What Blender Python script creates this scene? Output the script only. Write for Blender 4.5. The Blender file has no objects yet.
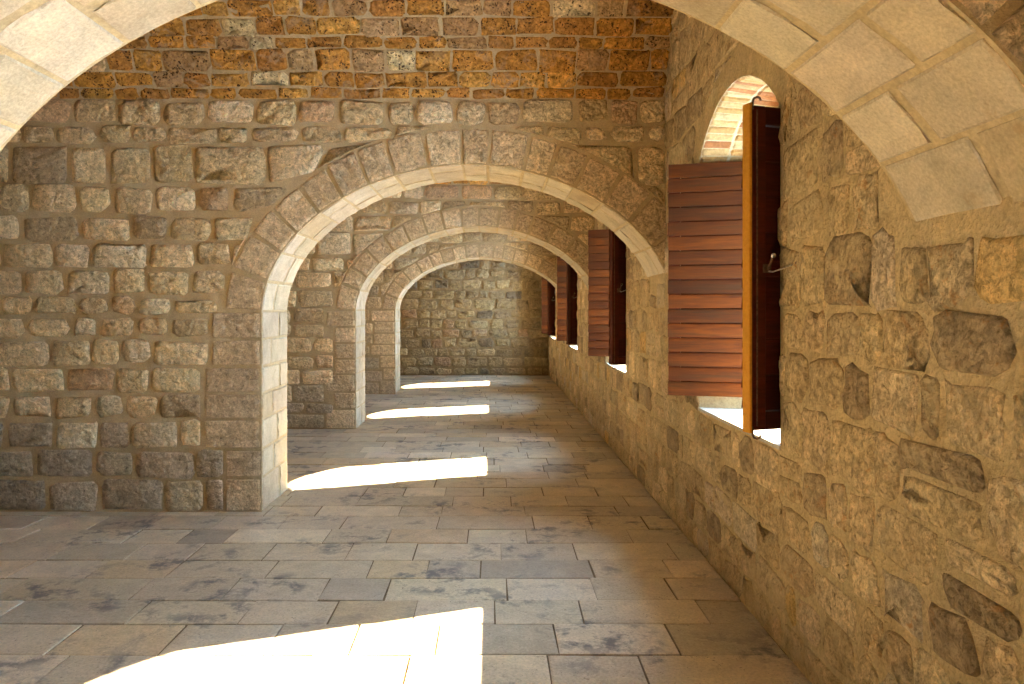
import bpy, math, random
from mathutils import Vector
SC = bpy.context.scene
COL = SC.collection
random.seed(7)
PI = math.pi

# ------------------------------------------------------------------ camera, sky, sun, exposure
F_PX, VPX, VPY, EYE = 728.0, 492.0, 309.0, 1.6       # focal length in px, vanishing point, eye height (m)
cam_d = bpy.data.cameras.new('camera')
cam = bpy.data.objects.new('camera', cam_d); COL.objects.link(cam)
cam_d.sensor_width = 36.0
cam_d.lens = 36.0 * F_PX / 1024.0
cam_d.shift_x = (512 - VPX) / 1024.0
cam_d.shift_y = -(342 - VPY) / 1024.0
cam_d.clip_start = 0.02
cam.location = (0, 0, EYE)
cam.rotation_euler = (PI / 2, 0, 0)
SC.camera = cam

world = bpy.data.worlds.new('sky'); SC.world = world
world.use_nodes = True
bg = world.node_tree.nodes['Background']
bg.inputs[0].default_value = (0.43, 0.69, 1.0, 1)
bg.inputs[1].default_value = 31.0

sun_d = bpy.data.lights.new('sun', 'SUN')
sun = bpy.data.objects.new('sun', sun_d); COL.objects.link(sun)
SUN_DIR = Vector((-1.0, -0.35, -0.667))
sun.rotation_euler = SUN_DIR.to_track_quat('-Z', 'Y').to_euler()
sun_d.energy = 125.0
sun_d.angle = math.radians(0.53)
sun_d.color = (1.0, 0.84, 0.57)

vs = SC.view_settings
vs.view_transform = 'Standard'; vs.look = 'None'; vs.exposure = 0.52; vs.gamma = 1.0
vs.use_curve_mapping = False
SC.cycles.max_bounces = 16
SC.cycles.diffuse_bounces = 10
SC.cycles.use_denoising = True

# ------------------------------------------------------------------ dimensions (m)
XW = 1.37            # inner face of the window wall
TW = 0.85            # its thickness
XL = -5.2            # opposite wall
Y_BACK = -2.4
Y_END = 17.55
CROSS = [1.67, 5.74, 9.70, 13.65]     # near faces of the arched cross walls
TH = 0.71                            # their thickness
WINC = [0.05, 4.14, 8.12, 12.35, 16.38]
ACX, AA, AZ0, AB, AN = -0.185, 1.625, 1.58, 1.155, 1.9   # arch: centre, half span, springing height, rise, exponent
Z_SPR = 3.256        # springing of the vaults
SILL, W_SPR, W_RISE, W_HALF = 0.95, 2.56, 0.325, 0.68

# ------------------------------------------------------------------ materials
def new_mat(name):
    m = bpy.data.materials.new(name); m.use_nodes = True
    nt = m.node_tree
    return m, nt, nt.nodes['Principled BSDF']

def N(nt, typ, **kw):
    n = nt.nodes.new(typ)
    for k, v in kw.items():
        if k.startswith('i_'):
            key = k[2:]
            key = int(key) if key.isdigit() else key
            n.inputs[key].default_value = v
        else:
            setattr(n, k, v)
    return n

def noise(nt, vec, scale, detail=4.0, rough=0.6, dist=0.0):
    n = N(nt, 'ShaderNodeTexNoise')
    n.inputs['Scale'].default_value = scale
    n.inputs['Detail'].default_value = detail
    n.inputs['Roughness'].default_value = rough
    n.inputs['Distortion'].default_value = dist
    nt.links.new(vec, n.inputs['Vector'])
    return n.outputs['Fac']

def ramp(nt, fac, stops):
    r = N(nt, 'ShaderNodeValToRGB')
    el = r.color_ramp.elements
    while len(el) < len(stops): el.new(0.5)
    for e, (p, c) in zip(el, stops):
        e.position = p
        e.color = (c, c, c, 1) if isinstance(c, (int, float)) else (*c, 1)
    nt.links.new(fac, r.inputs[0])
    return r.outputs[0]

def mix(nt, a, b, fac, mode='MIX'):
    n = N(nt, 'ShaderNodeMix', data_type='RGBA', blend_type=mode)
    def put(sock, v):
        if isinstance(v, (tuple, list)): sock.default_value = (*v, 1)
        elif isinstance(v, (int, float)): sock.default_value = v
        else: nt.links.new(v, sock)
    put(n.inputs[0], fac); put(n.inputs[6], a); put(n.inputs[7], b)
    return n.outputs[2]

def math_n(nt, op, a, b=0.0):
    n = N(nt, 'ShaderNodeMath', operation=op)
    for s, v in zip(n.inputs, (a, b)):
        if isinstance(v, (int, float)): s.default_value = v
        else: nt.links.new(v, s)
    return n.outputs[0]

def bump(nt, bsdf, height, strength, dist):
    b = N(nt, 'ShaderNodeBump')
    b.inputs['Strength'].default_value = strength
    b.inputs['Distance'].default_value = dist
    nt.links.new(height, b.inputs['Height'])
    nt.links.new(b.outputs[0], bsdf.inputs['Normal'])

def stone_mat(name, base=None, lo=0.62, hi=1.28, coarse=9.0, fine=55.0, bstr=0.8, bdist=0.02,
              pits=None, stain=None, rough=0.92, warm=0.25, spec=0.25, chips=0.0):
    """stone: tint attribute (or base colour) x mottling, optional pits and stains, noise relief"""
    m, nt, b = new_mat(name)
    pos = N(nt, 'ShaderNodeNewGeometry').outputs['Position']
    if base is None:
        col = N(nt, 'ShaderNodeAttribute', attribute_name='tint').outputs['Color']
    else:
        rgb = N(nt, 'ShaderNodeRGB'); rgb.outputs[0].default_value = (*base, 1); col = rgb.outputs[0]
    n1 = noise(nt, pos, coarse, 6, 0.65, 0.4)
    n2 = noise(nt, pos, fine, 5, 0.7)
    n3 = noise(nt, pos, 2.3, 3, 0.5)
    col = mix(nt, col, ramp(nt, n1, [(0.25, lo), (0.75, hi)]), 1.0, 'MULTIPLY')
    col = mix(nt, col, ramp(nt, n2, [(0.3, 0.70), (0.7, 1.25)]), 0.8, 'MULTIPLY')
    col = mix(nt, col, ramp(nt, n3, [(0.3, (1.0, 0.98, 0.97)), (0.7, (1.06, 1.0, 0.86))]), warm * 2, 'MULTIPLY')
    h = math_n(nt, 'ADD', math_n(nt, 'MULTIPLY', n1, 1.0), math_n(nt, 'MULTIPLY', n2, 0.45))
    if chips:
        dv = N(nt, 'ShaderNodeTexNoise'); dv.inputs['Scale'].default_value = 9.0; dv.inputs['Detail'].default_value = 3
        s1 = N(nt, 'ShaderNodeVectorMath', operation='SCALE'); s1.inputs['Scale'].default_value = 0.12
        a1 = N(nt, 'ShaderNodeVectorMath', operation='ADD')
        nt.links.new(pos, dv.inputs['Vector']); nt.links.new(dv.outputs['Color'], s1.inputs[0])
        nt.links.new(pos, a1.inputs[0]); nt.links.new(s1.outputs[0], a1.inputs[1])
        vo = N(nt, 'ShaderNodeTexVoronoi'); vo.inputs['Scale'].default_value = 22.0
        nt.links.new(a1.outputs[0], vo.inputs['Vector'])
        h = math_n(nt, 'SUBTRACT', h, math_n(nt, 'MULTIPLY', vo.outputs['Distance'], chips))
        n4 = noise(nt, pos, 38.0, 8, 0.75, 0.8 if chips > 0.6 else 0.2)
        col = mix(nt, col, ramp(nt, n4, [(0.34, 0.45 if chips > 0.6 else 0.6), (0.45, 0.95), (0.62, 1.35 if chips > 0.6 else 1.2)]), 1.0, 'MULTIPLY')
        h = math_n(nt, 'ADD', h, math_n(nt, 'MULTIPLY', ramp(nt, n4, [(0.3, 0.0), (0.5, 1.0)]), 0.35))
    if pits:
        scale, amount, pc = pits
        v = N(nt, 'ShaderNodeTexVoronoi'); v.inputs['Scale'].default_value = scale
        v.inputs['Randomness'].default_value = 1.0
        wob = N(nt, 'ShaderNodeVectorMath', operation='ADD')
        nn = N(nt, 'ShaderNodeTexNoise'); nn.inputs['Scale'].default_value = 25
        sc_ = N(nt, 'ShaderNodeVectorMath', operation='SCALE'); sc_.inputs['Scale'].default_value = 0.05
        nt.links.new(pos, nn.inputs['Vector']); nt.links.new(nn.outputs['Color'], sc_.inputs[0])
        nt.links.new(pos, wob.inputs[0]); nt.links.new(sc_.outputs[0], wob.inputs[1])
        nt.links.new(wob.outputs[0], v.inputs['Vector'])
        n5 = noise(nt, pos, 13, 3, 0.6)
        thr = math_n(nt, 'MULTIPLY', ramp(nt, n5, [(0.38, 0.0), (0.62, 1.0)]), amount)
        pit = math_n(nt, 'LESS_THAN', v.outputs['Distance'], thr)
        col = mix(nt, col, pc, math_n(nt, 'MULTIPLY', pit, 0.85))
        h = math_n(nt, 'SUBTRACT', h, math_n(nt, 'MULTIPLY', pit, 0.6))
    for st in (stain if isinstance(stain, list) else [stain] if stain else []):
        sscale, lo_t, hi_t, scol, amt = st[:5]
        s = noise(nt, pos, sscale, 7, 0.68, st[5] if len(st) > 5 else 0.8)
        s2 = noise(nt, pos, sscale * 0.23 + 0.2, 2, 0.5)
        mask = math_n(nt, 'MULTIPLY', ramp(nt, s, [(lo_t, 0.0), (hi_t, 1.0)]), ramp(nt, s2, [(0.46, 0.0), (0.6, 1.0)]))
        col = mix(nt, col, scol, math_n(nt, 'MULTIPLY', mask, amt))
    nt.links.new(col, b.inputs['Base Color'])
    b.inputs['Roughness'].default_value = rough
    b.inputs['Specular IOR Level'].default_value = spec
    bump(nt, b, h, bstr, bdist)
    return m

M = {}
M['stone'] = stone_mat('rough_limestone', coarse=20, fine=110, bstr=1.0, bdist=0.028, chips=0.9)
M['end_stone'] = stone_mat('weathered_limestone', lo=0.5, hi=1.3, coarse=9, fine=110, bstr=1.0, bdist=0.028, chips=0.9)
M['mortar'] = stone_mat('mortar', (0.44, 0.335, 0.19), lo=0.8, hi=1.15, coarse=9, fine=110, bstr=0.8, bdist=0.02)
M['soffit_mortar'] = stone_mat('soffit_mortar', (0.50, 0.40, 0.24), lo=0.75, hi=1.15, coarse=9, fine=60, bstr=0.6, bdist=0.01)
M['wall_mortar'] = stone_mat('lime_mortar', (0.61, 0.475, 0.265), lo=0.7, hi=1.2, coarse=9, fine=60, bstr=1.0, bdist=0.03)
M['wall_stone'] = stone_mat('patched_limestone', lo=0.6, hi=1.3, coarse=9, fine=90, bstr=1.0, bdist=0.02, chips=0.5,
                            stain=[(5.5, 0.50, 0.56, (0.61, 0.475, 0.265), 0.85, 0.3), (14.0, 0.56, 0.66, (0.50, 0.20, 0.04), 0.6), (18.0, 0.60, 0.66, (0.16, 0.11, 0.06), 0.8, 0.5)])
M['cream'] = stone_mat('dressed_limestone', lo=0.72, hi=1.2, coarse=6, fine=90, bstr=0.5, bdist=0.008,
                       stain=(9.0, 0.60, 0.72, (0.42, 0.24, 0.09), 0.5))
M['tufa'] = stone_mat('orange_tufa', lo=0.5, hi=1.4, coarse=16, fine=70, bstr=1.0, bdist=0.03, chips=0.4,
                      pits=(48.0, 0.42, (0.04, 0.016, 0.006)), stain=(6.0, 0.52, 0.60, (0.46, 0.30, 0.16), 0.8), rough=0.95)
M['tufa_shell'] = stone_mat('vault_mortar', (0.42, 0.31, 0.175), lo=0.8, hi=1.2)
M['brick'] = stone_mat('thin_brick', lo=0.7, hi=1.25, coarse=20, bstr=0.8, bdist=0.01)
M['paver'] = stone_mat('worn_paving', lo=0.72, hi=1.15, coarse=6, fine=70, bstr=0.22, bdist=0.006,
                       pits=(70.0, 0.20, (0.10, 0.085, 0.075)), stain=[(6.0, 0.485, 0.60, (0.065, 0.07, 0.085), 0.85, 0.15), (30.0, 0.60, 0.66, (0.13, 0.10, 0.07), 0.7, 0.1)], rough=0.42, warm=0.3, spec=0.5)
M['joint'] = stone_mat('paving_joint', (0.17, 0.13, 0.085), bstr=0.5)
M['sill'] = stone_mat('sill_limestone', (0.50, 0.46, 0.40), lo=0.85, hi=1.1, bstr=0.4, bdist=0.008)
M['plaster'] = stone_mat('reveal_plaster', (0.36, 0.275, 0.155), lo=0.75, hi=1.15, bstr=0.8, bdist=0.015)

def wood_mat(name, dark, light, wear, wear_amt, rough=0.55):
    m, nt, b = new_mat(name)
    tc = N(nt, 'ShaderNodeTexCoord').outputs['Object']
    oi = N(nt, 'ShaderNodeObjectInfo').outputs['Random']
    mp = N(nt, 'ShaderNodeMapping'); mp.inputs['Scale'].default_value = (2.2, 30, 30)
    nt.links.new(tc, mp.inputs['Vector'])
    off = N(nt, 'ShaderNodeVectorMath', operation='ADD')
    cmb = N(nt, 'ShaderNodeCombineXYZ')
    for i in range(3): nt.links.new(math_n(nt, 'MULTIPLY', oi, 37.0 + 11 * i), cmb.inputs[i])
    nt.links.new(mp.outputs[0], off.inputs[0]); nt.links.new(cmb.outputs[0], off.inputs[1])
    v = off.outputs[0]
    g = noise(nt, v, 1.6, 6, 0.65, 0.6)
    g2 = noise(nt, v, 6.0, 4, 0.6)
    col = mix(nt, dark, light, ramp(nt, g, [(0.3, 0.0), (0.72, 1.0)]))
    col = mix(nt, col, ramp(nt, oi, [(0.0, 0.62), (1.0, 1.3)]), 1.0, 'MULTIPLY')
    w = ramp(nt, noise(nt, v, 0.7, 5, 0.7, 0.3), [(0.5, 0.0), (0.66, 1.0)])
    col = mix(nt, col, wear, math_n(nt, 'MULTIPLY', w, wear_amt))
    nt.links.new(col, b.inputs['Base Color'])
    b.inputs['Roughness'].default_value = rough
    b.inputs['Specular IOR Level'].default_value = 0.12
    bump(nt, b, g2, 0.35, 0.003)
    return m
M['board'] = wood_mat('weathered_red_wood', (0.036, 0.0075, 0.0008), (0.105, 0.025, 0.0012), (0.030, 0.013, 0.003), 0.7, 0.75)
M['inner_wood'] = wood_mat('dark_red_wood', (0.045, 0.008, 0.004), (0.09, 0.017, 0.008), (0.03, 0.012, 0.008), 0.5)
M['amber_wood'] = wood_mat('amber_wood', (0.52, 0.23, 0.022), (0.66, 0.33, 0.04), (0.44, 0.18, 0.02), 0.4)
def metal_mat(name, c, r, metallic=1.0):
    m, nt, b = new_mat(name)
    pos = N(nt, 'ShaderNodeNewGeometry').outputs['Position']
    col = mix(nt, c, tuple(x * 0.5 for x in c), ramp(nt, noise(nt, pos, 60), [(0.4, 0.0), (0.6, 1.0)]))
    nt.links.new(col, b.inputs['Base Color'])
    b.inputs['Metallic'].default_value = metallic
    b.inputs['Roughness'].default_value = r
    return m
M['iron'] = metal_mat('rusty_iron', (0.16, 0.09, 0.05), 0.7, 0.5)
M['steel'] = metal_mat('bright_steel', (0.8, 0.8, 0.78), 0.25)

# ------------------------------------------------------------------ mesh helpers
def make(name, verts, faces, mats, parent=None, tint=None, idx=None, smooth=False, origin=None):
    """one mesh object; tint = one colour, or a list with one colour per vertex"""
    me = bpy.data.meshes.new(name)
    if origin is None:
        n = len(verts)
        origin = Vector((sum(v[0] for v in verts) / n, sum(v[1] for v in verts) / n, sum(v[2] for v in verts) / n))
    origin = Vector(origin)
    me.from_pydata([Vector(v) - origin for v in verts], [], faces)
    for m in (mats if isinstance(mats, (list, tuple)) else [mats]): me.materials.append(m)
    if idx: me.polygons.foreach_set('material_index', idx)
    if tint is not None:
        at = me.attributes.new('tint', 'FLOAT_COLOR', 'POINT')
        if isinstance(tint[0], (int, float)): flat = [*tint, 1.0] * len(verts)
        else: flat = [c for t in tint for c in (*t, 1.0)]
        at.data.foreach_set('color', flat)
    if smooth: me.polygons.foreach_set('use_smooth', [True] * len(me.polygons))
    me.update()
    o = bpy.data.objects.new(name, me); COL.objects.link(o)
    o.location = origin
    if parent: o.parent = parent; o.matrix_parent_inverse = parent.matrix_basis.inverted()
    return o

def empty(name, loc=(0, 0, 0)):
    o = bpy.data.objects.new(name, None); COL.objects.link(o); o.location = loc
    o.empty_display_size = 0.2
    return o

def tag(o, label, cat, kind=None, group=None):
    o['label'] = label; o['category'] = cat
    if kind: o['kind'] = kind
    if group: o['group'] = group
    return o

class Bag:
    """collects shapes for one joined mesh"""
    def __init__(s): s.v, s.f, s.t, s.i = [], [], [], []
    def add(s, verts, faces, tint=None, idx=None):
        k = len(s.v); s.v += list(verts); s.f += [tuple(a + k for a in f) for f in faces]
        s.t += [tint or (0.5, 0.5, 0.5)] * len(verts)
        s.i += idx if idx else [0] * len(faces)
    def quad(s, a, b, c, d): s.add([a, b, c, d], [(0, 1, 2, 3)])
    def box(s, x0, x1, y0, y1, z0, z1):
        s.add([(x0,y0,z0),(x1,y0,z0),(x1,y1,z0),(x0,y1,z0),(x0,y0,z1),(x1,y0,z1),(x1,y1,z1),(x0,y1,z1)],
              [(3,2,1,0),(4,5,6,7),(0,1,5,4),(1,2,6,5),(2,3,7,6),(3,0,4,7)])

def jit(c, a=0.12, h=0.015):
    k = 1 + random.uniform(-a, a)
    return tuple(max(0.01, x * k * (1 + random.uniform(-h, h))) for x in c)
def pick(pal, a=0.12):
    tot = sum(w for w, _ in pal); r = random.uniform(0, tot)
    for w, c in pal:
        r -= w
        if r <= 0: return jit(c, a)
    return jit(pal[-1][1], a)

def outline(u0, u1, v0, v1, r, j):
    """rounded irregular rectangle, 12 points counter-clockwise"""
    w, h = u1 - u0, v1 - v0
    r = min(r, 0.42 * w, 0.42 * h)
    def rr(): return r * random.uniform(0.5, 1.3)
    a, b, c, d = (rr() for _ in range(4))
    k = 0.3
    p = [(u0 + a, v0), (u1 - b, v0), (u1 - k*b, v0 + k*b), (u1, v0 + b), (u1, v1 - c), (u1 - k*c, v1 - k*c),
         (u1 - c, v1), (u0 + d, v1), (u0 + k*d, v1 - k*d), (u0, v1 - d), (u0, v0 + a), (u0 + k*a, v0 + k*a)]
    j = min(j, 0.11 * min(w, h))
    return [(x + random.uniform(-j, j), y + random.uniform(-j, j)) for x, y in p]

def area(p):
    return 0.5 * sum(p[i][0] * p[(i + 1) % len(p)][1] - p[(i + 1) % len(p)][0] * p[i][1] for i in range(len(p)))

def stone_shape(p, proud, rough, back=0.03, rings=((0.985, 0.45), (0.80, 0.9), (0.42, 1.0))):
    """stone face with a worn edge on outline p: (u, v, n) verts and faces; n points out of the wall"""
    n = len(p)
    cu, cv = sum(x for x, _ in p) / n, sum(y for _, y in p) / n
    vs_ = [(x, y, -back) for x, y in p]
    for s, k in rings:
        for x, y in p:
            lo_n = 0.0015
            q = s + (random.uniform(-0.05, 0.05) if s < 0.95 else 0)
            vs_.append((cu + (x - cu) * q, cv + (y - cv) * q, max(lo_n, proud * k + (random.uniform(-rough, rough) if s < 0.95 else random.uniform(-0.2, 0.2) * proud))))
    vs_.append((cu, cv, proud + random.uniform(-rough, rough)))
    fs = []
    L = len(rings)
    for r in range(L):
        for i in range(n):
            a, b = r * n + i, r * n + (i + 1) % n
            fs.append((a, b, b + n, a + n))
    for i in range(n): fs.append((L * n + i, L * n + (i + 1) % n, (L + 1) * n))
    return vs_, fs

LAT = [0.0, 0.09, 0.91, 1.0]
def pillow(fmap, proud, rough, sink, skip=(), lu=LAT, lv=LAT, lw=LAT):
    """worn block: lattice surface of the unit cube; fmap(u, v, w, du, dv, dw) -> world, d* = outward offsets in metres"""
    ids, verts, faces, fax = {}, [], [], []
    nu, nv, nw = len(lu) - 1, len(lv) - 1, len(lw) - 1
    mx = (nu, nv, nw); ls = (lu, lv, lw)
    P3, R3, S3 = ((q, q, q) if isinstance(q, (int, float)) else q for q in (proud, rough, sink))
    def vid(a):
        if a in ids: return ids[a]
        onb = [1 if a[i] == mx[i] else (-1 if a[i] == 0 else 0) for i in range(3)]
        cnt = sum(1 for x in onb if x)
        d = []
        for i in range(3):
            if not onb[i]: d.append(0.0)
            elif cnt == 1: d.append(onb[i] * (P3[i] + random.uniform(-R3[i], R3[i])))
            else: d.append(-onb[i] * S3[i] * random.uniform(0.5, 1.3))
        verts.append(fmap(ls[0][a[0]], ls[1][a[1]], ls[2][a[2]], *d))
        ids[a] = len(verts) - 1
        return ids[a]
    for ax in range(3):
        b, c = [(1, 2), (2, 0), (0, 1)][ax]
        for side in (0, 1):
            if (ax, side) in skip: continue
            for i in range(mx[b]):
                for j in range(mx[c]):
                    q = []
                    for (di, dj) in ((0, 0), (1, 0), (1, 1), (0, 1)):
                        a = [0, 0, 0]; a[ax] = mx[ax] if side else 0; a[b] = i + di; a[c] = j + dj
                        q.append(vid(tuple(a)))
                    faces.append(tuple(q) if side else tuple(reversed(q))); fax.append((ax, side))
    return verts, faces, fax

def px(x, y, z):
    return VPX + F_PX * x / y, VPY - F_PX * (z - EYE) / y

# ------------------------------------------------------------------ arch path of the cross walls
def arch_pt(s, grow=0.0):
    """s in [0,1] left springing -> right springing of the superellipse"""
    t = PI * (1 - s)
    c, sn = math.cos(t), math.sin(t)
    e = 2.0 / AN
    return ACX + (AA + grow) * math.copysign(abs(c) ** e, c), AZ0 + (AB + grow) * abs(sn) ** e
S_JAMB = AZ0
def build_path(rise):
    """pier and arch line of one cross wall: polyline, running length, length where it meets the window wall"""
    global AB, PATH, S_, S_END
    AB = rise
    PATH = [(ACX - AA, 0.0)]
    k = 1500
    for i in range(k + 1):
        x, z = arch_pt(i / k)
        if x > XW + 0.25: break
        PATH.append((x, z))
    S_ = [0.0]
    for i in range(1, len(PATH)): S_.append(S_[-1] + math.dist(PATH[i], PATH[i - 1]))
    S_END = next(S_[i] for i in range(len(PATH)) if PATH[i][0] >= XW)
def at_s(s):
    s = max(0.0, min(s, S_[-1] - 1e-4))
    lo, hi = 0, len(S_) - 1
    while hi - lo > 1:
        m = (lo + hi) // 2
        if S_[m] <= s: lo = m
        else: hi = m
    t = (s - S_[lo]) / (S_[hi] - S_[lo])
    (x0, z0), (x1, z1) = PATH[lo], PATH[hi]
    dx, dz = x1 - x0, z1 - z0
    L = math.hypot(dx, dz)
    return x0 + t * dx, z0 + t * dz, -dz / L, dx / L          # point, normal into the masonry

def push_arch(x, z, t, tj):
    """moves a point out of the arch ring of thickness t (tj beside the pier)"""
    if z <= AZ0:
        lim = ACX - AA - tj
        if x > lim: return lim, z, True
        return x, z, False
    a, b = AA + t, AB + t
    dx, dz = x - ACX, z - AZ0
    r = (abs(dx / a) ** AN + abs(dz / b) ** AN) ** (1 / AN)
    if r < 1:
        r = max(r, 0.05)
        return ACX + dx / r, AZ0 + dz / r, True
    return x, z, False

# ------------------------------------------------------------------ window opening outline
def win_pt(u, half, spr, rise):
    """u 0..1 along the segmental head, from near jamb (-y) to far jamb (+y); returns (dy, z)"""
    R = (half * half + rise * rise) / (2 * rise)
    th = math.asin(half / R)
    a = -th + 2 * th * u
    return R * math.sin(a), spr + rise - R + R * math.cos(a)
IN_ = (W_HALF, W_SPR, W_RISE)
MID = (0.575, 2.54, 0.30)
OUT = (0.55, 2.46, 0.25)
D_MID = 0.34

# ================================================================== STRUCTURE
# ---- window wall
wall_right = empty('wall_right')
tag(wall_right, 'long patched tan stone wall with the four shuttered windows', 'wall', 'structure')
wb = Bag()
Z_TOP = 4.5
edges = [Y_BACK - 0.3] + [(WINC[i] + WINC[i + 1]) / 2 for i in range(len(WINC) - 1)] + [Y_END + 0.6]
NS = 16
for i, c in enumerate(WINC):
    for X, (half, spr, rise), out in ((XW, IN_, False), (XW + TW, OUT, True)):
        y0, y1 = edges[i], edges[i + 1]
        def Q(a, b, c_, d):
            pts = [(X, *p) for p in (a, b, c_, d)]
            wb.quad(*(pts if out else reversed(pts)))
        Q((y0, -0.25), (c - half, -0.25), (c - half, Z_TOP), (y0, Z_TOP))
        Q((c + half, -0.25), (y1, -0.25), (y1, Z_TOP), (c + half, Z_TOP))
        Q((c - half, -0.25), (c + half, -0.25), (c + half, SILL - 0.015), (c - half, SILL - 0.015))
        for k in range(NS):
            a, b = win_pt(k / NS, half, spr, rise), win_pt((k + 1) / NS, half, spr, rise)
            Q((c + a[0], a[1]), (c + b[0], b[1]), (c + b[0], Z_TOP), (c + a[0], Z_TOP))
wb.quad((XW, edges[0], Z_TOP), (XW + TW, edges[0], Z_TOP), (XW + TW, edges[-1], Z_TOP), (XW, edges[-1], Z_TOP))
wb.quad((XW, edges[0], 0), (XW + TW, edges[0], 0), (XW + TW, edges[0], Z_TOP), (XW, edges[0], Z_TOP))
wb.quad((XW, edges[-1], 0), (XW + TW, edges[-1], 0), (XW + TW, edges[-1], Z_TOP), (XW, edges[-1], Z_TOP))
make('mortar_bed', wb.v, wb.f, M['wall_mortar'], wall_right, origin=(0, 0, 0))
rb = Bag()
for c in WINC:       # splayed reveals, jambs and heads
    for (d0, A), (d1, B) in (((0, IN_), (D_MID, MID)), ((D_MID, MID), (D_MID, OUT)), ((D_MID, OUT), (TW, OUT))):
        ra = [(-A[0], SILL - 0.015)] + [win_pt(k / NS, *A) for k in range(NS + 1)] + [(A[0], SILL - 0.015)]
        rc = [(-B[0], SILL - 0.015)] + [win_pt(k / NS, *B) for k in range(NS + 1)] + [(B[0], SILL - 0.015)]
        for k in range(len(ra) - 1):
            rb.quad((XW + d0, c + ra[k][0], ra[k][1]), (XW + d0, c + ra[k+1][0], ra[k+1][1]),
                    (XW + d1, c + rc[k+1][0], rc[k+1][1]), (XW + d1, c + rc[k][0], rc[k][1]))
    rb.quad((XW, c - IN_[0], SILL - 0.015), (XW, c + IN_[0], SILL - 0.015), (XW + TW, c + OUT[0], SILL - 0.015), (XW + TW, c - OUT[0], SILL - 0.015))
make('window_reveal', rb.v, rb.f, M['plaster'], wall_right, origin=(0, 0, 0))

PAL_R = [(4, (0.62, 0.475, 0.27)), (3, (0.56, 0.425, 0.24)), (3, (0.70, 0.55, 0.33)), (1.6, (0.40, 0.305, 0.185)),
         (0.5, (0.64, 0.44, 0.19)), (1.0, (0.64, 0.53, 0.37))]
rows = [0.0, 0.16, 0.34, 0.52, 0.71, 0.925, 1.18, 1.40, 1.60, 1.88, 2.10, 2.36, 2.60, 2.84, 3.06, 3.32, 3.60, 3.9, 4.2]
cand = []
for r in range(len(rows) - 1):
    z0, z1 = rows[r], rows[r + 1]
    y = 1.25 + random.uniform(0, 0.2)
    stops = []
    while y < Y_END:
        w = random.uniform(0.17, 0.44) * (0.75 + 0.8 * (z1 - z0))
        if random.random() < 0.12: w *= 0.55
        stops.append((y, y + w)); y += w
    for a, b in stops:
        segs = [(a, b)]
        if z1 > SILL and z0 < W_SPR - 0.06:
            for c in WINC:
                lo, hi = c - W_HALF, c + W_HALF
                n2 = []
                for (p, q) in segs:
                    if q <= lo + 0.01 or p >= hi - 0.01: n2.append((p, q))
                    else:
                        if p < lo - 0.07: n2.append((p, lo + 0.008))
                        if q > hi + 0.07: n2.append((hi - 0.008, q))
                segs = n2
        for p, q in segs:
            q = min(q, Y_END - 0.01)
            parts = [(p, q, z0, z1)]
            if q - p > 0.24 and z1 - z0 > 0.2 and random.random() < 0.16:
                m = z0 + (z1 - z0) * random.uniform(0.4, 0.6); parts = [(p, q, z0, m), (p, q, m, z1)]
            for (p_, q_, za, zb) in parts:
                if q_ - p_ < 0.06: continue
                g = random.uniform(0.003, 0.016)
                ol = outline(p_ + g, q_ - g, za + g, zb - g, random.uniform(0.03, 0.08), 0.02)
                o2, moved = [], 0
                for (yy, zz) in ol:
                    if zb < SILL: zz = min(zz, SILL - 0.03)
                    for c in WINC:
                        if zz > SILL - 0.02 and zz <= W_SPR - 0.02 and abs(yy - c) < W_HALF:
                            yy = c + math.copysign(W_HALF - 0.004, yy - c)
                        if zz > W_SPR - 0.02 and abs(yy - c) < W_HALF + 0.2:
                            R = (W_HALF ** 2 + W_RISE ** 2) / (2 * W_RISE); zc = W_SPR + W_RISE - R
                            d = math.hypot(yy - c, zz - zc)
                            if d < R + 0.16:
                                kx = (R + 0.16) / d; yy, zz = c + (yy - c) * kx, zc + (zz - zc) * kx; moved += 1
                    o2.append((yy, max(zz, 0.005)))
                if any(f - 0.03 < yy < f + TH + 0.03 and zz > 1.8 for f in CROSS for yy, zz in o2):
                    mid_under = any(f - 0.03 < (p_ + q_) / 2 < f + TH + 0.03 for f in CROSS)
                    if za > 1.66 and mid_under: continue
                    if mid_under: o2 = [(yy, min(zz, 1.8 + random.uniform(-0.01, 0.01))) for yy, zz in o2]
                if moved > 8 or area(o2) < 0.006: continue
                cand.append((o2, (p_ + q_) / 2, (za + zb) / 2))
def size_in_view(yc, zc, ar):
    if yc < 1.5: return 0.0
    sx, sy = px(XW, yc, zc)
    return ar / (yc ** 3) if (sx < 1080 and -40 < sy < 730) else 0.0
cand.sort(key=lambda t: -size_in_view(t[1], t[2], area(t[0])))
far = Bag()
for k, (ol, yc, zc) in enumerate(cand):
    vsh, fs = stone_shape(ol, random.uniform(0.004, 0.016), 0.006, 0.02, rings=((0.985, 0.3), (0.86, 0.9), (0.45, 1.0)))
    V = [(XW - n, yy, zz) for yy, zz, n in vsh]
    fs = [tuple(reversed(f)) for f in fs]
    tint = pick(PAL_R, 0.14)
    if k < 300: make('stone', V, fs, M['wall_stone'], wall_right, tint, smooth=True)
    else: far.add(V, fs, tint)
o = make('far_stone', far.v, far.f, M['wall_stone'], wall_right, far.t, smooth=True, origin=(0, 0, 0)); o['kind'] = 'stuff'

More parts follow.
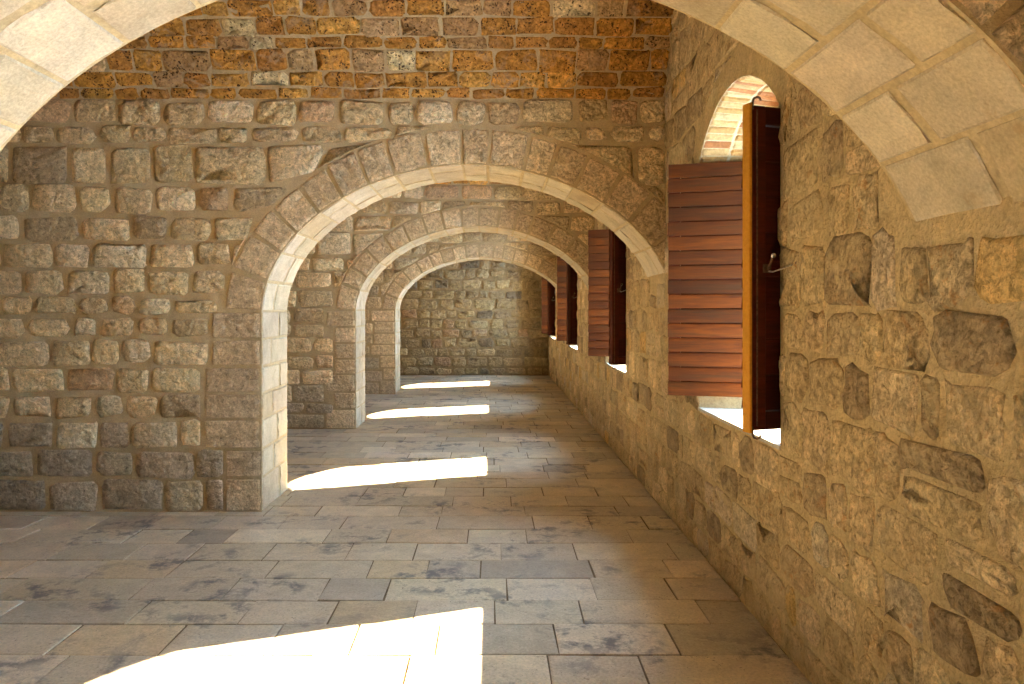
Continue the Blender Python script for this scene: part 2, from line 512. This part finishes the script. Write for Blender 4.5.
# ---- windows: sill and brick heads
PAL_B = [(3, (0.30, 0.17, 0.055)), (2, (0.32, 0.20, 0.08)), (2, (0.24, 0.095, 0.03)), (1, (0.36, 0.26, 0.12))]
ORD = ['nearest', 'second', 'third', 'farthest']
for i, c in enumerate(WINC[1:]):
    w = empty('window_%d' % (i + 1), (XW + 0.3, c, SILL))
    tag(w, ['deep arched window opening beside the large near shutters, brick head and sunlit sill',
            'deep arched window opening, second along the wall from the camera',
            'deep arched window opening, third along the wall from the camera',
            'deep arched window opening by the end wall, smallest in view'][i], 'window', 'structure')
    sb = Bag()
    ys = [-IN_[0] - 0.005, -MID[0], -OUT[0], -OUT[0]]; xs = [XW - 0.006, XW + D_MID, XW + D_MID, XW + TW + 0.03]
    top = [(xs[k], c + ys[k], SILL) for k in range(4)] + [(xs[k], c - ys[k], SILL) for k in (3, 2, 1, 0)]
    bot = [(x, y, SILL - 0.02) for x, y, _ in top]
    n = len(top)
    sb.add(top + bot, [tuple(range(n))] + [(k, k + n, (k + 1) % n + n, (k + 1) % n) for k in range(n)])
    make('sill', sb.v, sb.f, M['sill'], w)
    nb = 26
    for k in range(nb):
        for dpt in range(2):
            u0, u1 = (k + 0.05) / nb, (k + 0.95) / nb
            sp = random.uniform(0.4, 0.6) if dpt == 0 else 0.5
            v0, v1 = (0.0, 0.5) if dpt == 0 else (0.5, 1.0)
            v0 += 0.012 if dpt else 0; v1 -= 0.012
            tt = random.uniform(0.11, 0.15)
            def fm(u, v, w_, du, dv, dw):
                uu, vv = u0 + (u1 - u0) * u, v0 + (v1 - v0) * v
                a, b = win_pt(uu, *IN_), win_pt(uu, *MID)
                dy, z = a[0] + (b[0] - a[0]) * vv, a[1] + (b[1] - a[1]) * vv
                th = math.atan2(dy, 1.0)
                R = -0.004 + tt * w_ + dw
                return (XW + D_MID * vv + dv, c + dy + math.sin(th) * R, z + math.cos(th) * R)
            V, Fc, _ = pillow(fm, 0.004, 0.003, 0.003, skip=((2, 1),), lu=[0, 0.2, 0.8, 1], lw=[0, 1])
            make('brick', V, Fc, M['brick'], w, pick(PAL_B))

# ---- floor
floor = empty('floor')
tag(floor, 'worn pale stone paving laid in rows between the walls', 'floor', 'structure')
fb = Bag(); fb.box(XL - 0.3, XW + TW, Y_BACK - 0.3, Y_END + 0.3, -0.25, -0.008)
make('paving_bed', fb.v, fb.f, M['joint'], floor, origin=(0, 0, 0))
PAL_F = [(4, (0.56, 0.48, 0.36)), (3, (0.51, 0.445, 0.345)), (2, (0.63, 0.55, 0.43)), (0.6, (0.41, 0.355, 0.28)), (1.2, (0.56, 0.45, 0.30))]
frows = [2.05, 2.39, 2.72, 3.04, 3.367, 3.698, 4.003, 4.331, 4.641, 4.978]
while frows[-1] < Y_END - 0.1: frows.append(frows[-1] + random.uniform(0.27, 0.37))
frows[-1] = Y_END
y = frows[0]
while y > Y_BACK: y -= 0.34; frows.insert(0, y)
pav = []
for r in range(len(frows) - 1):
    a, b = frows[r], frows[r + 1]
    x = XL - random.uniform(0, 0.5)
    while x < XW:
        w = random.choice((random.uniform(0.32, 0.5), random.uniform(0.45, 0.80)))
        x1 = min(x + w, XW)
        if XW - x1 < 0.13: x1 = XW
        hid = False
        for f in CROSS:
            if a > f + 0.02 and b < f + TH - 0.02 and x1 < ACX - AA - 0.1: hid = True
        if not hid and x1 - x > 0.03: pav.append((x, x1, a, b))
        x = x1
def pav_size(t):
    x0, x1, a, b = t
    ym = (a + b) / 2
    if ym < 2.9: return 0
    sx, sy = px((x0 + x1) / 2, ym, 0)
    if not (-60 < sx < 1060): return 0
    for f in CROSS[1:]:
        if ym > f + TH and (x0 + x1) / 2 / ym < (ACX - AA - 0.25) / (f + TH): return 0
    return (x1 - x0) * (b - a) / ym ** 3
pav.sort(key=lambda t: -pav_size(t))
rest = Bag()
for k, (x0, x1, a, b) in enumerate(pav):
    g = random.uniform(0.0015, 0.003)
    cj = [(random.uniform(-0.004, 0.004), random.uniform(-0.004, 0.004)) for _ in range(4)]
    dz = random.uniform(-0.003, 0.003); tx = random.uniform(-0.003, 0.003); ty = random.uniform(-0.003, 0.003)
    def fm(u, v, w_, du, dv, dw):
        jx = (cj[0][0] * (1-u) + cj[1][0] * u) * (1-v) + (cj[3][0] * (1-u) + cj[2][0] * u) * v
        jy = (cj[0][1] * (1-u) + cj[1][1] * u) * (1-v) + (cj[3][1] * (1-u) + cj[2][1] * u) * v
        return (x0 + g + (x1 - x0 - 2*g) * u + du + jx, a + g + (b - a - 2*g) * v + dv + jy,
                -0.03 + 0.03 * w_ + dw + (dz + tx * (u - .5) + ty * (v - .5) if w_ > 0.5 else 0))
    V, Fc, _ = pillow(fm, 0.0, 0.0008, 0.002, skip=((2, 0),), lu=[0, 0.03, 0.97, 1], lv=[0, 0.04, 0.96, 1], lw=[0, 1])
    tint = pick(PAL_F, 0.15)
    if k < 300: make('paver', V, Fc, M['paver'], floor, tint)
    else: rest.add(V, Fc, tint)
o = make('far_paver', rest.v, rest.f, M['paver'], floor, rest.t, origin=(0, 0, 0)); o['kind'] = 'stuff'

# ---- arched cross walls
def px_rows(ys, Y):
    return [EYE + (VPY - y) * Y / F_PX for y in ys]
ROWS1 = px_rows([512, 478, 449, 419, 393.5, 366.5, 339, 316, 296, 268.5, 242, 214.5, 185, 144.5, 125.5, 99.5], 5.74)
ROWS1[0] = 0.0; ROWS1[-1] = Z_SPR
PAL_W = [(5, (0.71, 0.545, 0.31)), (3, (0.65, 0.495, 0.28)), (2, (0.76, 0.605, 0.375)), (0.6, (0.50, 0.38, 0.225)), (0.5, (0.64, 0.44, 0.25)), (0.4, (0.72, 0.59, 0.38))]
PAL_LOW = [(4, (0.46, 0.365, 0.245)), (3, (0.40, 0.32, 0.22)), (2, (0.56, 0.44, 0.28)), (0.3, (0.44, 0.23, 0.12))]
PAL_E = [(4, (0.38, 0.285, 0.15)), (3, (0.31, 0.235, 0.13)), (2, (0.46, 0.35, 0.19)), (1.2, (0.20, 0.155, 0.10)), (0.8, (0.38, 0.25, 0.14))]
PAL_C = [(4, (0.53, 0.46, 0.335)), (3, (0.49, 0.42, 0.30)), (2, (0.57, 0.50, 0.38)), (0.8, (0.49, 0.39, 0.25))]
LABELS = ['nearest arched cross wall, whose pale soffit frames the top of the view',
          'arched cross wall of rough squared stone, second from the camera, facing the view',
          'arched cross wall seen through the second arch, third from the camera',
          'smallest arched cross wall, last before the end wall']

def course_stones(wall, yA, rws, xa, xb, t_ring, tj, wr, pal, pal_low, mat, proud=(0.012, 0.03), rough=0.010, corner=(0.03, 0.06), cond=None, limit=300, gap=(0.010, 0.022), arch=True, jag=0.012):
    """one mesh per stone on the near face of a wall, coursed as in the photograph"""
    out = []
    for r in range(len(rws) - 1):
        z0, z1 = rws[r], rws[r + 1]
        x = xa - random.uniform(0, 0.25)
        tjr = tj[r % len(tj)] if tj else 0.3
        while x < xb:
            w = random.uniform(*wr) * (0.55 + 2.2 * (z1 - z0))
            x1 = x + w
            if xb - x1 < 0.12: x1 = xb
            lim = ACX - AA - tjr
            if arch and z0 < AZ0 - 0.05 and x < lim and lim - x1 < 0.13: x1 = lim + 0.02 if x1 < lim + 0.3 else x1
            g = random.uniform(*gap)
            zj = random.uniform(-0.012, 0.012)
            ol = outline(x + g, min(x1, xb) - g, z0 + g + zj, z1 - g + zj, random.uniform(*corner), jag)
            o2, moved = [], 0
            for (xx, zz) in ol:
                if arch:
                    xx, zz, mv = push_arch(xx, zz, t_ring + 0.012, tjr + 0.010)
                    moved += mv
                o2.append((min(xx, XW - 0.004), min(max(zz, 0.004), Z_SPR - 0.006)))
            x = x1
            if moved >= 11 or area(o2) < 0.004: continue
            cx_, cz_ = sum(p[0] for p in o2) / 12, sum(p[1] for p in o2) / 12
            if cond and not cond(cx_, cz_): continue
            out.append((o2, r, cx_, cz_))
    out.sort(key=lambda t: -area(t[0]) * (1 if abs(px(t[2], yA, t[3])[0] - 512) < 560 else 0.01))
    bag = Bag()
    for k, (o2, r, cx_, cz_) in enumerate(out):
        vsh, fs = stone_shape(o2, random.uniform(*proud), rough)
        V = [(u, yA - n, v) for u, v, n in vsh]
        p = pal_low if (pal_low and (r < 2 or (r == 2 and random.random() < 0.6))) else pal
        tint = pick(p, 0.15)
        if k < limit: make('stone', V, fs, mat, wall, tint, smooth=True)
        else: bag.add(V, fs, tint)
    if bag.v:
        o = make('far_stone', bag.v, bag.f, mat, wall, bag.t, smooth=True, origin=(0, 0, 0)); o['kind'] = 'stuff'
    return len(out)

def cross_wall(i):
    yA = CROSS[i]; yB = yA + TH
    build_path([1.155, 1.155, 1.12, 0.985][i])
    w = empty('wall_arch_%d' % (i + 1), (0, 0, 0))
    tag(w, LABELS[i], 'wall', 'structure')
    REC = 0.006
    core = Bag()
    ps = [at_s(0.0)] + [at_s(S_JAMB + (S_END + 0.12 - S_JAMB) * k / 48) for k in range(49)]
    inner = [(p[0] + p[2] * REC, p[1] + p[3] * REC) for p in ps]
    top = 3.35
    for Y, rev in ((yA, False), (yB, True)):
        def Q(a, b, c, d):
            pts = [(p[0], Y, p[1]) for p in (a, b, c, d)]
            core.quad(*(reversed(pts) if rev else pts))
        Q((XL - 0.1, 0), inner[0], (inner[0][0], AZ0), (XL - 0.1, AZ0))
        Q((XL - 0.1, AZ0), inner[1], (inner[1][0], top), (XL - 0.1, top))
        for k in range(1, len(inner) - 1):
            Q(inner[k], inner[k + 1], (inner[k + 1][0], top), (inner[k][0], top))
    for k in range(len(inner) - 1):
        a, b = inner[k], inner[k + 1]
        core.quad((a[0], yA, a[1]), (a[0], yB, a[1]), (b[0], yB, b[1]), (b[0], yA, b[1]))
    core.quad((XL - 0.1, yA, top), (XW + 0.1, yA, top), (XW + 0.1, yB, top), (XL - 0.1, yB, top))
    n_s = len(inner) - 1
    idx = [0] * (len(core.f) - n_s - 1) + [1] * n_s + [0]
    make('mortar_core', core.v, core.f, [M['mortar'], M['soffit_mortar']], w, idx=idx, origin=(0, 0, 0))
    # quoins and voussoirs: two blocks across the soffit, joints staggered
    cuts = [0.0] + [z for z in ROWS1 if 0.05 < z < AZ0 - 0.12] + [AZ0]
    n_v = 17
    L = S_END + 0.05 - AZ0
    ws = [random.uniform(0.8, 1.2) for _ in range(n_v)]
    acc = AZ0
    for q in ws: acc += L * q / sum(ws); cuts.append(acc)
    ring = [0.30, 0.30, 0.27, 0.26][i]
    tjs = []
    nj = len([1 for z in cuts if z < AZ0 - 0.01])
    pal_face = PAL_W
    for k in range(len(cuts) - 1):
        s0, s1 = cuts[k], cuts[k + 1]
        jamb = k < nj
        t = random.choice((0.24, 0.30, 0.42, 0.48)) if jamb else ring * random.uniform(0.94, 1.05)
        if jamb: tjs.append(t)
        sp = (0.38 if k % 2 else 0.6) + random.uniform(-0.06, 0.06)
        for part, (v0, v1) in enumerate(((0.0, sp), (sp, 1.0))):
            g = 0.004 + 0.007 * ((k * 37 % 10) / 10)
            tt = t if part == 0 else random.uniform(0.28, 0.4)
            def fm(u, v, w_, du, dv, dw):
                s = s0 + g + (s1 - s0 - 2 * g) * u + du
                x, z, nx, nz = at_s(s)
                rr = tt * w_ + dw
                yy = yA + TH * v0 + (0.004 if part else 0) + (TH * (v1 - v0) - 0.006) * v + dv
                X_ = x + nx * rr
                return (min(X_, XW + 0.02), yy, max(z + nz * rr, 0.002))
            V, Fc, ax = pillow(fm, (0.002, 0.014, 0.001), (0.002, 0.010, 0.003), (0.004, 0.016, 0.004), skip=((2, 1), (1, 1) if part == 0 else (1, 0)),
                               lu=[0, 0.05, 0.28, 0.5, 0.72, 0.95, 1], lv=[0, 0.06, 0.94, 1], lw=[0, 0.1, 0.5, 0.9, 1])
            idx = [1 if a[0] == 1 else 0 for a in ax]
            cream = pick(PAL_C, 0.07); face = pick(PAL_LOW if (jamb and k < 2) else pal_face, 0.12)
            # face colour belongs to the outer (weathered) faces, cream to the dressed soffit: two materials
            o = make('voussoir' if not jamb else 'quoin', V, Fc, [M['cream'], M['face_%d' % random.randrange(4)]], w, cream, idx)
    return w, ring, tjs

for k, c in enumerate([(0.62, 0.47, 0.285), (0.57, 0.43, 0.26), (0.68, 0.52, 0.32), (0.53, 0.40, 0.245)]):
    M['face_%d' % k] = stone_mat('weathered_face_%d' % k, c, coarse=16, fine=110, bstr=1.0, bdist=0.024, chips=0.8)

for i in range(4):
    w, ring, tjs = cross_wall(i)
    tj_rows = [tjs[min(r, len(tjs) - 1)] for r in range(len(ROWS1) - 1)]
    if i == 0:
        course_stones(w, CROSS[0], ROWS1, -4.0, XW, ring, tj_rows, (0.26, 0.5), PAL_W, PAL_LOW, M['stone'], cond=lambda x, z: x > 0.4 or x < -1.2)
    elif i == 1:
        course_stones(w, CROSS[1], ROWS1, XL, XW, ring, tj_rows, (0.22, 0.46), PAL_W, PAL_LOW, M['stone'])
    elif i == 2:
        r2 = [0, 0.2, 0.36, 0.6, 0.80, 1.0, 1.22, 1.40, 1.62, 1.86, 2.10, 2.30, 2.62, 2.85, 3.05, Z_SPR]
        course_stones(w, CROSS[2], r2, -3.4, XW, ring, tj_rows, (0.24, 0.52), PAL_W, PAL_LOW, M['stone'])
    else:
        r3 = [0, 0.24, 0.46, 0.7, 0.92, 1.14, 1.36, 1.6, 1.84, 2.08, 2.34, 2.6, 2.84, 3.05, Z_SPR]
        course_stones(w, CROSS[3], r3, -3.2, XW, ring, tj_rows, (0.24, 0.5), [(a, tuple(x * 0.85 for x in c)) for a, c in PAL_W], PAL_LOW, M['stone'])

# ---- end wall, rear wall, opposite wall
we = empty('wall_end'); tag(we, 'darker rough stone wall closing the far end of the passage', 'wall', 'structure')
eb = Bag(); eb.box(XL - 0.1, XW + 0.1, Y_END, Y_END + 0.5, -0.1, 4.5)
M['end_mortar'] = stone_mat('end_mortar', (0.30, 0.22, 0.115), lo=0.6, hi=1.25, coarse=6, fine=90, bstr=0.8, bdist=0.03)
make('mortar_core', eb.v, eb.f, M['end_mortar'], we, origin=(0, 0, 0))
re_ = [0, 0.2, 0.45, 0.66, 0.9, 1.12, 1.36, 1.58, 1.84, 2.06, 2.32, 2.56, 2.8, 3.02, Z_SPR]
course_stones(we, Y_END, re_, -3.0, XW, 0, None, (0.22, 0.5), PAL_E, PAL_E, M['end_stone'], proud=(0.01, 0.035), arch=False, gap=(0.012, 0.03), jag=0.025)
def plain(name, box, label):
    b = Bag(); b.box(*box)
    o = make(name, b.v, b.f, M['face_2'], None, origin=(0, 0, 0)); tag(o, label, 'wall', 'structure')
plain('wall_left', (XL - 0.5, XL, Y_BACK - 0.5, Y_END + 0.5, -0.1, 4.5), 'long plain stone wall opposite the windows, out of view')
plain('wall_rear', (XL - 0.1, XW + 0.1, Y_BACK - 0.5, Y_BACK, -0.1, 4.5), 'plain stone wall behind the viewpoint, out of view')

# ---- vaulted ceiling: barrel vaults springing from the cross walls, orange tufa bricks
ceiling = empty('ceiling'); tag(ceiling, 'orange tufa brick vaults springing from the tops of the cross walls', 'ceiling', 'structure')
spans = [(Y_BACK, CROSS[0])] + [(CROSS[k] + TH, CROSS[k + 1]) for k in range(3)] + [(CROSS[3] + TH, Y_END)]
A_ = math.radians(74)
shell = Bag()
def vault(y0, y1):
    half = (y1 - y0) / 2; R = half / math.sin(A_)
    return (y0 + y1) / 2, Z_SPR - R * math.cos(A_), R
for (y0, y1) in spans:
    yc, zc, R = vault(y0, y1)
    n = 24
    for k in range(n):
        a, b = -A_ + 2 * A_ * k / n, -A_ + 2 * A_ * (k + 1) / n
        pa, pb = (yc + R * math.sin(a), zc + R * math.cos(a)), (yc + R * math.sin(b), zc + R * math.cos(b))
        shell.quad((XL - 0.2, *pa), (XW + 0.2, *pa), (XW + 0.2, *pb), (XL - 0.2, *pb))
make('vault_shell', shell.v, shell.f, M['tufa_shell'], ceiling, origin=(0, 0, 0))
PAL_T = [(5, (0.54, 0.265, 0.055)), (3, (0.46, 0.22, 0.055)), (2, (0.60, 0.33, 0.08)), (1.5, (0.50, 0.295, 0.125)), (1.0, (0.54, 0.36, 0.18)), (0.35, (0.68, 0.54, 0.30))]
def vault_rows(span, angs, xa, xb, wr):
    yc, zc, R = vault(*span)
    for k in range(len(angs) - 1):
        a0, a1 = angs[k], angs[k + 1]
        x = xa - random.uniform(0, 0.2)
        hgt = abs(a1 - a0) * R
        while x < xb:
            x1 = x + random.uniform(*wr) * (0.7 + 2.0 * hgt)
            if xb - x1 < 0.1: x1 = xb
            g = random.uniform(0.003, 0.009); g2 = random.uniform(0.002, 0.008)
            jz = random.uniform(-0.006, 0.006)
            ol = outline(x + g, x1 - g, g2 + jz, hgt - g2 + jz, random.uniform(0.015, 0.035), 0.010)
            vsh, fs = stone_shape(ol, random.uniform(0.006, 0.016), 0.005)
            V = []
            for (u, v, n_) in vsh:
                ang = a0 - v / R; r = R - n_
                V.append((min(u, XW + 0.004), yc + r * math.sin(ang), zc + r * math.cos(ang)))
            make('brick', V, fs, M['tufa'], ceiling, pick(PAL_T, 0.18), smooth=True)
            x = x1
def ang_for(yp, span):
    yc, zc, R = vault(*span)
    lo, hi = 0.0, A_
    for _ in range(50):
        m = (lo + hi) / 2
        if px(0, yc + R * math.sin(m), zc + R * math.cos(m))[1] > yp: hi = m
        else: lo = m
    return (lo + hi) / 2
a_list = [A_] + [ang_for(y, spans[1]) for y in (87.5, 71.5, 49, 36, 17, -1, -18, -33)]
vault_rows(spans[1], a_list, -4.2, XW, (0.2, 0.36))
vault_rows(spans[2], [A_, A_ - 0.07, A_ - 0.14], -1.4, XW, (0.2, 0.36))

# ================================================================== SHUTTERS
L_LEAF, Z0, Z1 = 0.56, 1.03, 2.555
NB = 16
def box_v(x0, x1, y0, y1, z0, z1, ch=0.003):
    """box with chamfered edges"""
    def fm(u, v, w_, du, dv, dw):
        return (x0 + (x1 - x0) * u + du, y0 + (y1 - y0) * v + dv, z0 + (z1 - z0) * w_ + dw)
    def lat(a, b): e = min(0.3, 1.5 * ch / (b - a)); return [0, e, 1 - e, 1]
    V, Fc, _ = pillow(fm, 0.0, 0.0, ch, lu=lat(x0, x1), lv=lat(y0, y1), lw=lat(z0, z1))
    return V, Fc
def tube(points, r, n=8):
    V, Fc = [], []
    pts = [Vector(p) for p in points]
    for k, p in enumerate(pts):
        d = (pts[min(k + 1, len(pts) - 1)] - pts[max(k - 1, 0)]).normalized()
        s = d.orthogonal().normalized() if k == 0 else (prev - d * prev.dot(d)).normalized()
        prev = s
        t = d.cross(s)
        for q in range(n):
            a = 2 * PI * q / n
            V.append(p + s * math.cos(a) * r + t * math.sin(a) * r)
    for k in range(len(pts) - 1):
        for q in range(n):
            a, b = k * n + q, k * n + (q + 1) % n
            Fc.append((a, b, b + n, a + n))
    Fc.append(tuple(reversed(range(n)))); Fc.append(tuple(range((len(pts) - 1) * n, len(pts) * n)))
    return V, Fc
def ball(c, r, n=10, m=6):
    V, Fc = [(c[0], c[1], c[2] + r)], []
    for i in range(1, m):
        for j in range(n):
            a, b = PI * i / m, 2 * PI * j / n
            V.append((c[0] + r * math.sin(a) * math.cos(b), c[1] + r * math.sin(a) * math.sin(b), c[2] + r * math.cos(a)))
    V.append((c[0], c[1], c[2] - r))
    for j in range(n): Fc.append((0, 1 + j, 1 + (j + 1) % n))
    for i in range(m - 2):
        for j in range(n):
            a, b = 1 + i * n + j, 1 + i * n + (j + 1) % n
            Fc.append((a, a + n, b + n, b))
    e = len(V) - 1
    for j in range(n): Fc.append((e, 1 + (m - 2) * n + (j + 1) % n, 1 + (m - 2) * n + j))
    return V, Fc

board_mesh = {}
def leaf(c, far_leaf, label, group, amber, dist_i):
    """one shutter leaf; local x from hinge to free edge, z up; weatherboards on the outer side e*y"""
    e = 1 if far_leaf else -1
    root = empty('shutter_leaf')
    tag(root, label, 'shutter', group=group)
    def part(name, V, Fc, mat, par=None, smooth=False):
        o = make(name, V, Fc, mat, None, smooth=smooth, origin=(0, 0, 0))
        o.parent = par or root
        return o
    H = Z1 - Z0
    yf = (-0.022, 0.018) if e > 0 else (-0.018, 0.040)      # frame thickness range
    wood = M['inner_wood']
    for (x0, x1) in ((0.0, 0.075), (L_LEAF - 0.075, L_LEAF)):
        part('stile', *box_v(x0, x1, yf[0], yf[1], 0.0, H), wood)
    for (za, zb) in ((0.0, 0.085), (H / 2 - 0.04, H / 2 + 0.04), (H - 0.085, H)):
        part('rail', *box_v(0.076, L_LEAF - 0.076, yf[0] + 0.003, yf[1] - 0.003, za, zb), wood)
    # weatherboards, lapped: foot of each stands proud over the one below
    bh = H / NB
    ye = 0.018 * e
    for k in range(NB):
        key = (e, k % 3)
        if key not in board_mesh:
            def fm(u, v, w_, du, dv, dw):
                out = 0.004 + 0.017 * (1 - w_)
                return (-0.004 + (L_LEAF + 0.008) * u + du, e * (out * v + 0.0005) + dv * 0, 0.002 + (bh - 0.004) * w_ + dw)
            V, Fc, _ = pillow(fm, 0.0, 0.001, 0.0015, lu=[0, 0.01, 0.5, 0.99, 1], lv=[0, 1], lw=[0, 0.06, 0.94, 1])
            if e < 0: Fc = [tuple(reversed(f)) for f in Fc]
            me = bpy.data.meshes.new('board'); me.from_pydata([Vector(v) for v in V], [], Fc); me.materials.append(M['board'])
            board_mesh[key] = me
        o = bpy.data.objects.new('board', board_mesh[key]); COL.objects.link(o)
        o.parent = root; o.location = (random.uniform(-0.004, 0.004), ye, k * bh)
        # lining board between the stiles on the room side
        z0, z1 = k * bh + 0.002, (k + 1) * bh - 0.002
    for k in range(8):
        z0, z1 = 0.087 + k * (H - 0.174) / 8 + 0.002, 0.087 + (k + 1) * (H - 0.174) / 8 - 0.002
        part('lining_board', *box_v(0.077, L_LEAF - 0.077, -e * 0.008 - 0.006, -e * 0.008 + 0.006, z0, z1, 0.002), wood)
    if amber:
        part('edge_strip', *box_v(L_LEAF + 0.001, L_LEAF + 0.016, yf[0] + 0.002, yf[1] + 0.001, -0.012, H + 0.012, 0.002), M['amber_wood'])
    for z in (0.18, H - 0.18):
        h = part('hinge', *tube([(-0.008, -e * 0.018, z - 0.05), (-0.008, -e * 0.018, z + 0.05)], 0.009), M['iron'])
        part('hinge_strap', *box_v(0.0, 0.2, (-0.0265 if e > 0 else 0.0405), (-0.0225 if e > 0 else 0.0445), z - 0.016, z + 0.016, 0.0005), M['iron'], h)
    if not far_leaf:
        yr = 0.036
        xr = L_LEAF - 0.004
        rod = part('locking_rod', *tube([(xr - 0.02, 0.042, 0.02), (xr - 0.02, 0.042, H - 0.02)], 0.004), M['iron'])
        for s, zb in ((1, H), (-1, 0.0)):
            pts = [(xr, yr, zb - s * 0.02), (xr, yr, zb + s * 0.022), (xr - 0.004, yr + 0.004, zb + s * 0.033), (xr - 0.014, yr + 0.012, zb + s * 0.037), (xr - 0.024, yr + 0.02, zb + s * 0.03), (xr - 0.028, yr + 0.022, zb + s * 0.018)]
            part('rod_hook', *tube(pts, 0.0055), M['iron'], rod, True)
        zh = 1.80 - Z0
        br = part('latch_handle', *box_v(L_LEAF - 0.10, L_LEAF - 0.055, 0.039, 0.047, zh - 0.03, zh + 0.012, 0.002), M['iron'])
        part('handle_arm', *tube([(L_LEAF - 0.078, 0.047, zh - 0.012), (L_LEAF - 0.085, 0.06, zh + 0.015), (L_LEAF - 0.09, 0.064, zh + 0.04)], 0.006), M['iron'], br)
        part('handle_knob', *ball((L_LEAF - 0.093, 0.066, zh + 0.05), 0.014), M['steel'], br, True)
        # stay from the leaf to an eye in the wall
        M.setdefault('stay_iron', metal_mat('worn_iron', (0.42, 0.36, 0.28), 0.5, 0.6))
        st = part('stay_hook', *tube([(0.475, 0.048, zh - 0.022), (0.47, 0.07, zh - 0.026), (0.46, 0.14, zh - 0.01), (0.45, 0.215, zh + 0.008)], 0.0045, 6), M['stay_iron'], None, True)
        part('stay_eye', *ball((0.45, 0.213, zh + 0.008), 0.011), M['iron'], st, True)
    s = 1 if far_leaf else -1
    ang = math.radians(16.5)
    hx = XW + D_MID + (0.0 if far_leaf else 0.035); hy = c + s * (MID[0] - 0.04)
    root.location = (hx, hy, Z0)
    root.rotation_euler = (0, 0, math.atan2(s * math.sin(ang), -math.cos(ang)))
    return root

POS = ['of the large near window', 'of the second window', 'of the third window', 'of the window by the end wall']
for i, c in enumerate(WINC[1:]):
    leaf(c, True, 'red-brown weatherboarded shutter leaf, ' + POS[i], 'opened window shutters', False, i)
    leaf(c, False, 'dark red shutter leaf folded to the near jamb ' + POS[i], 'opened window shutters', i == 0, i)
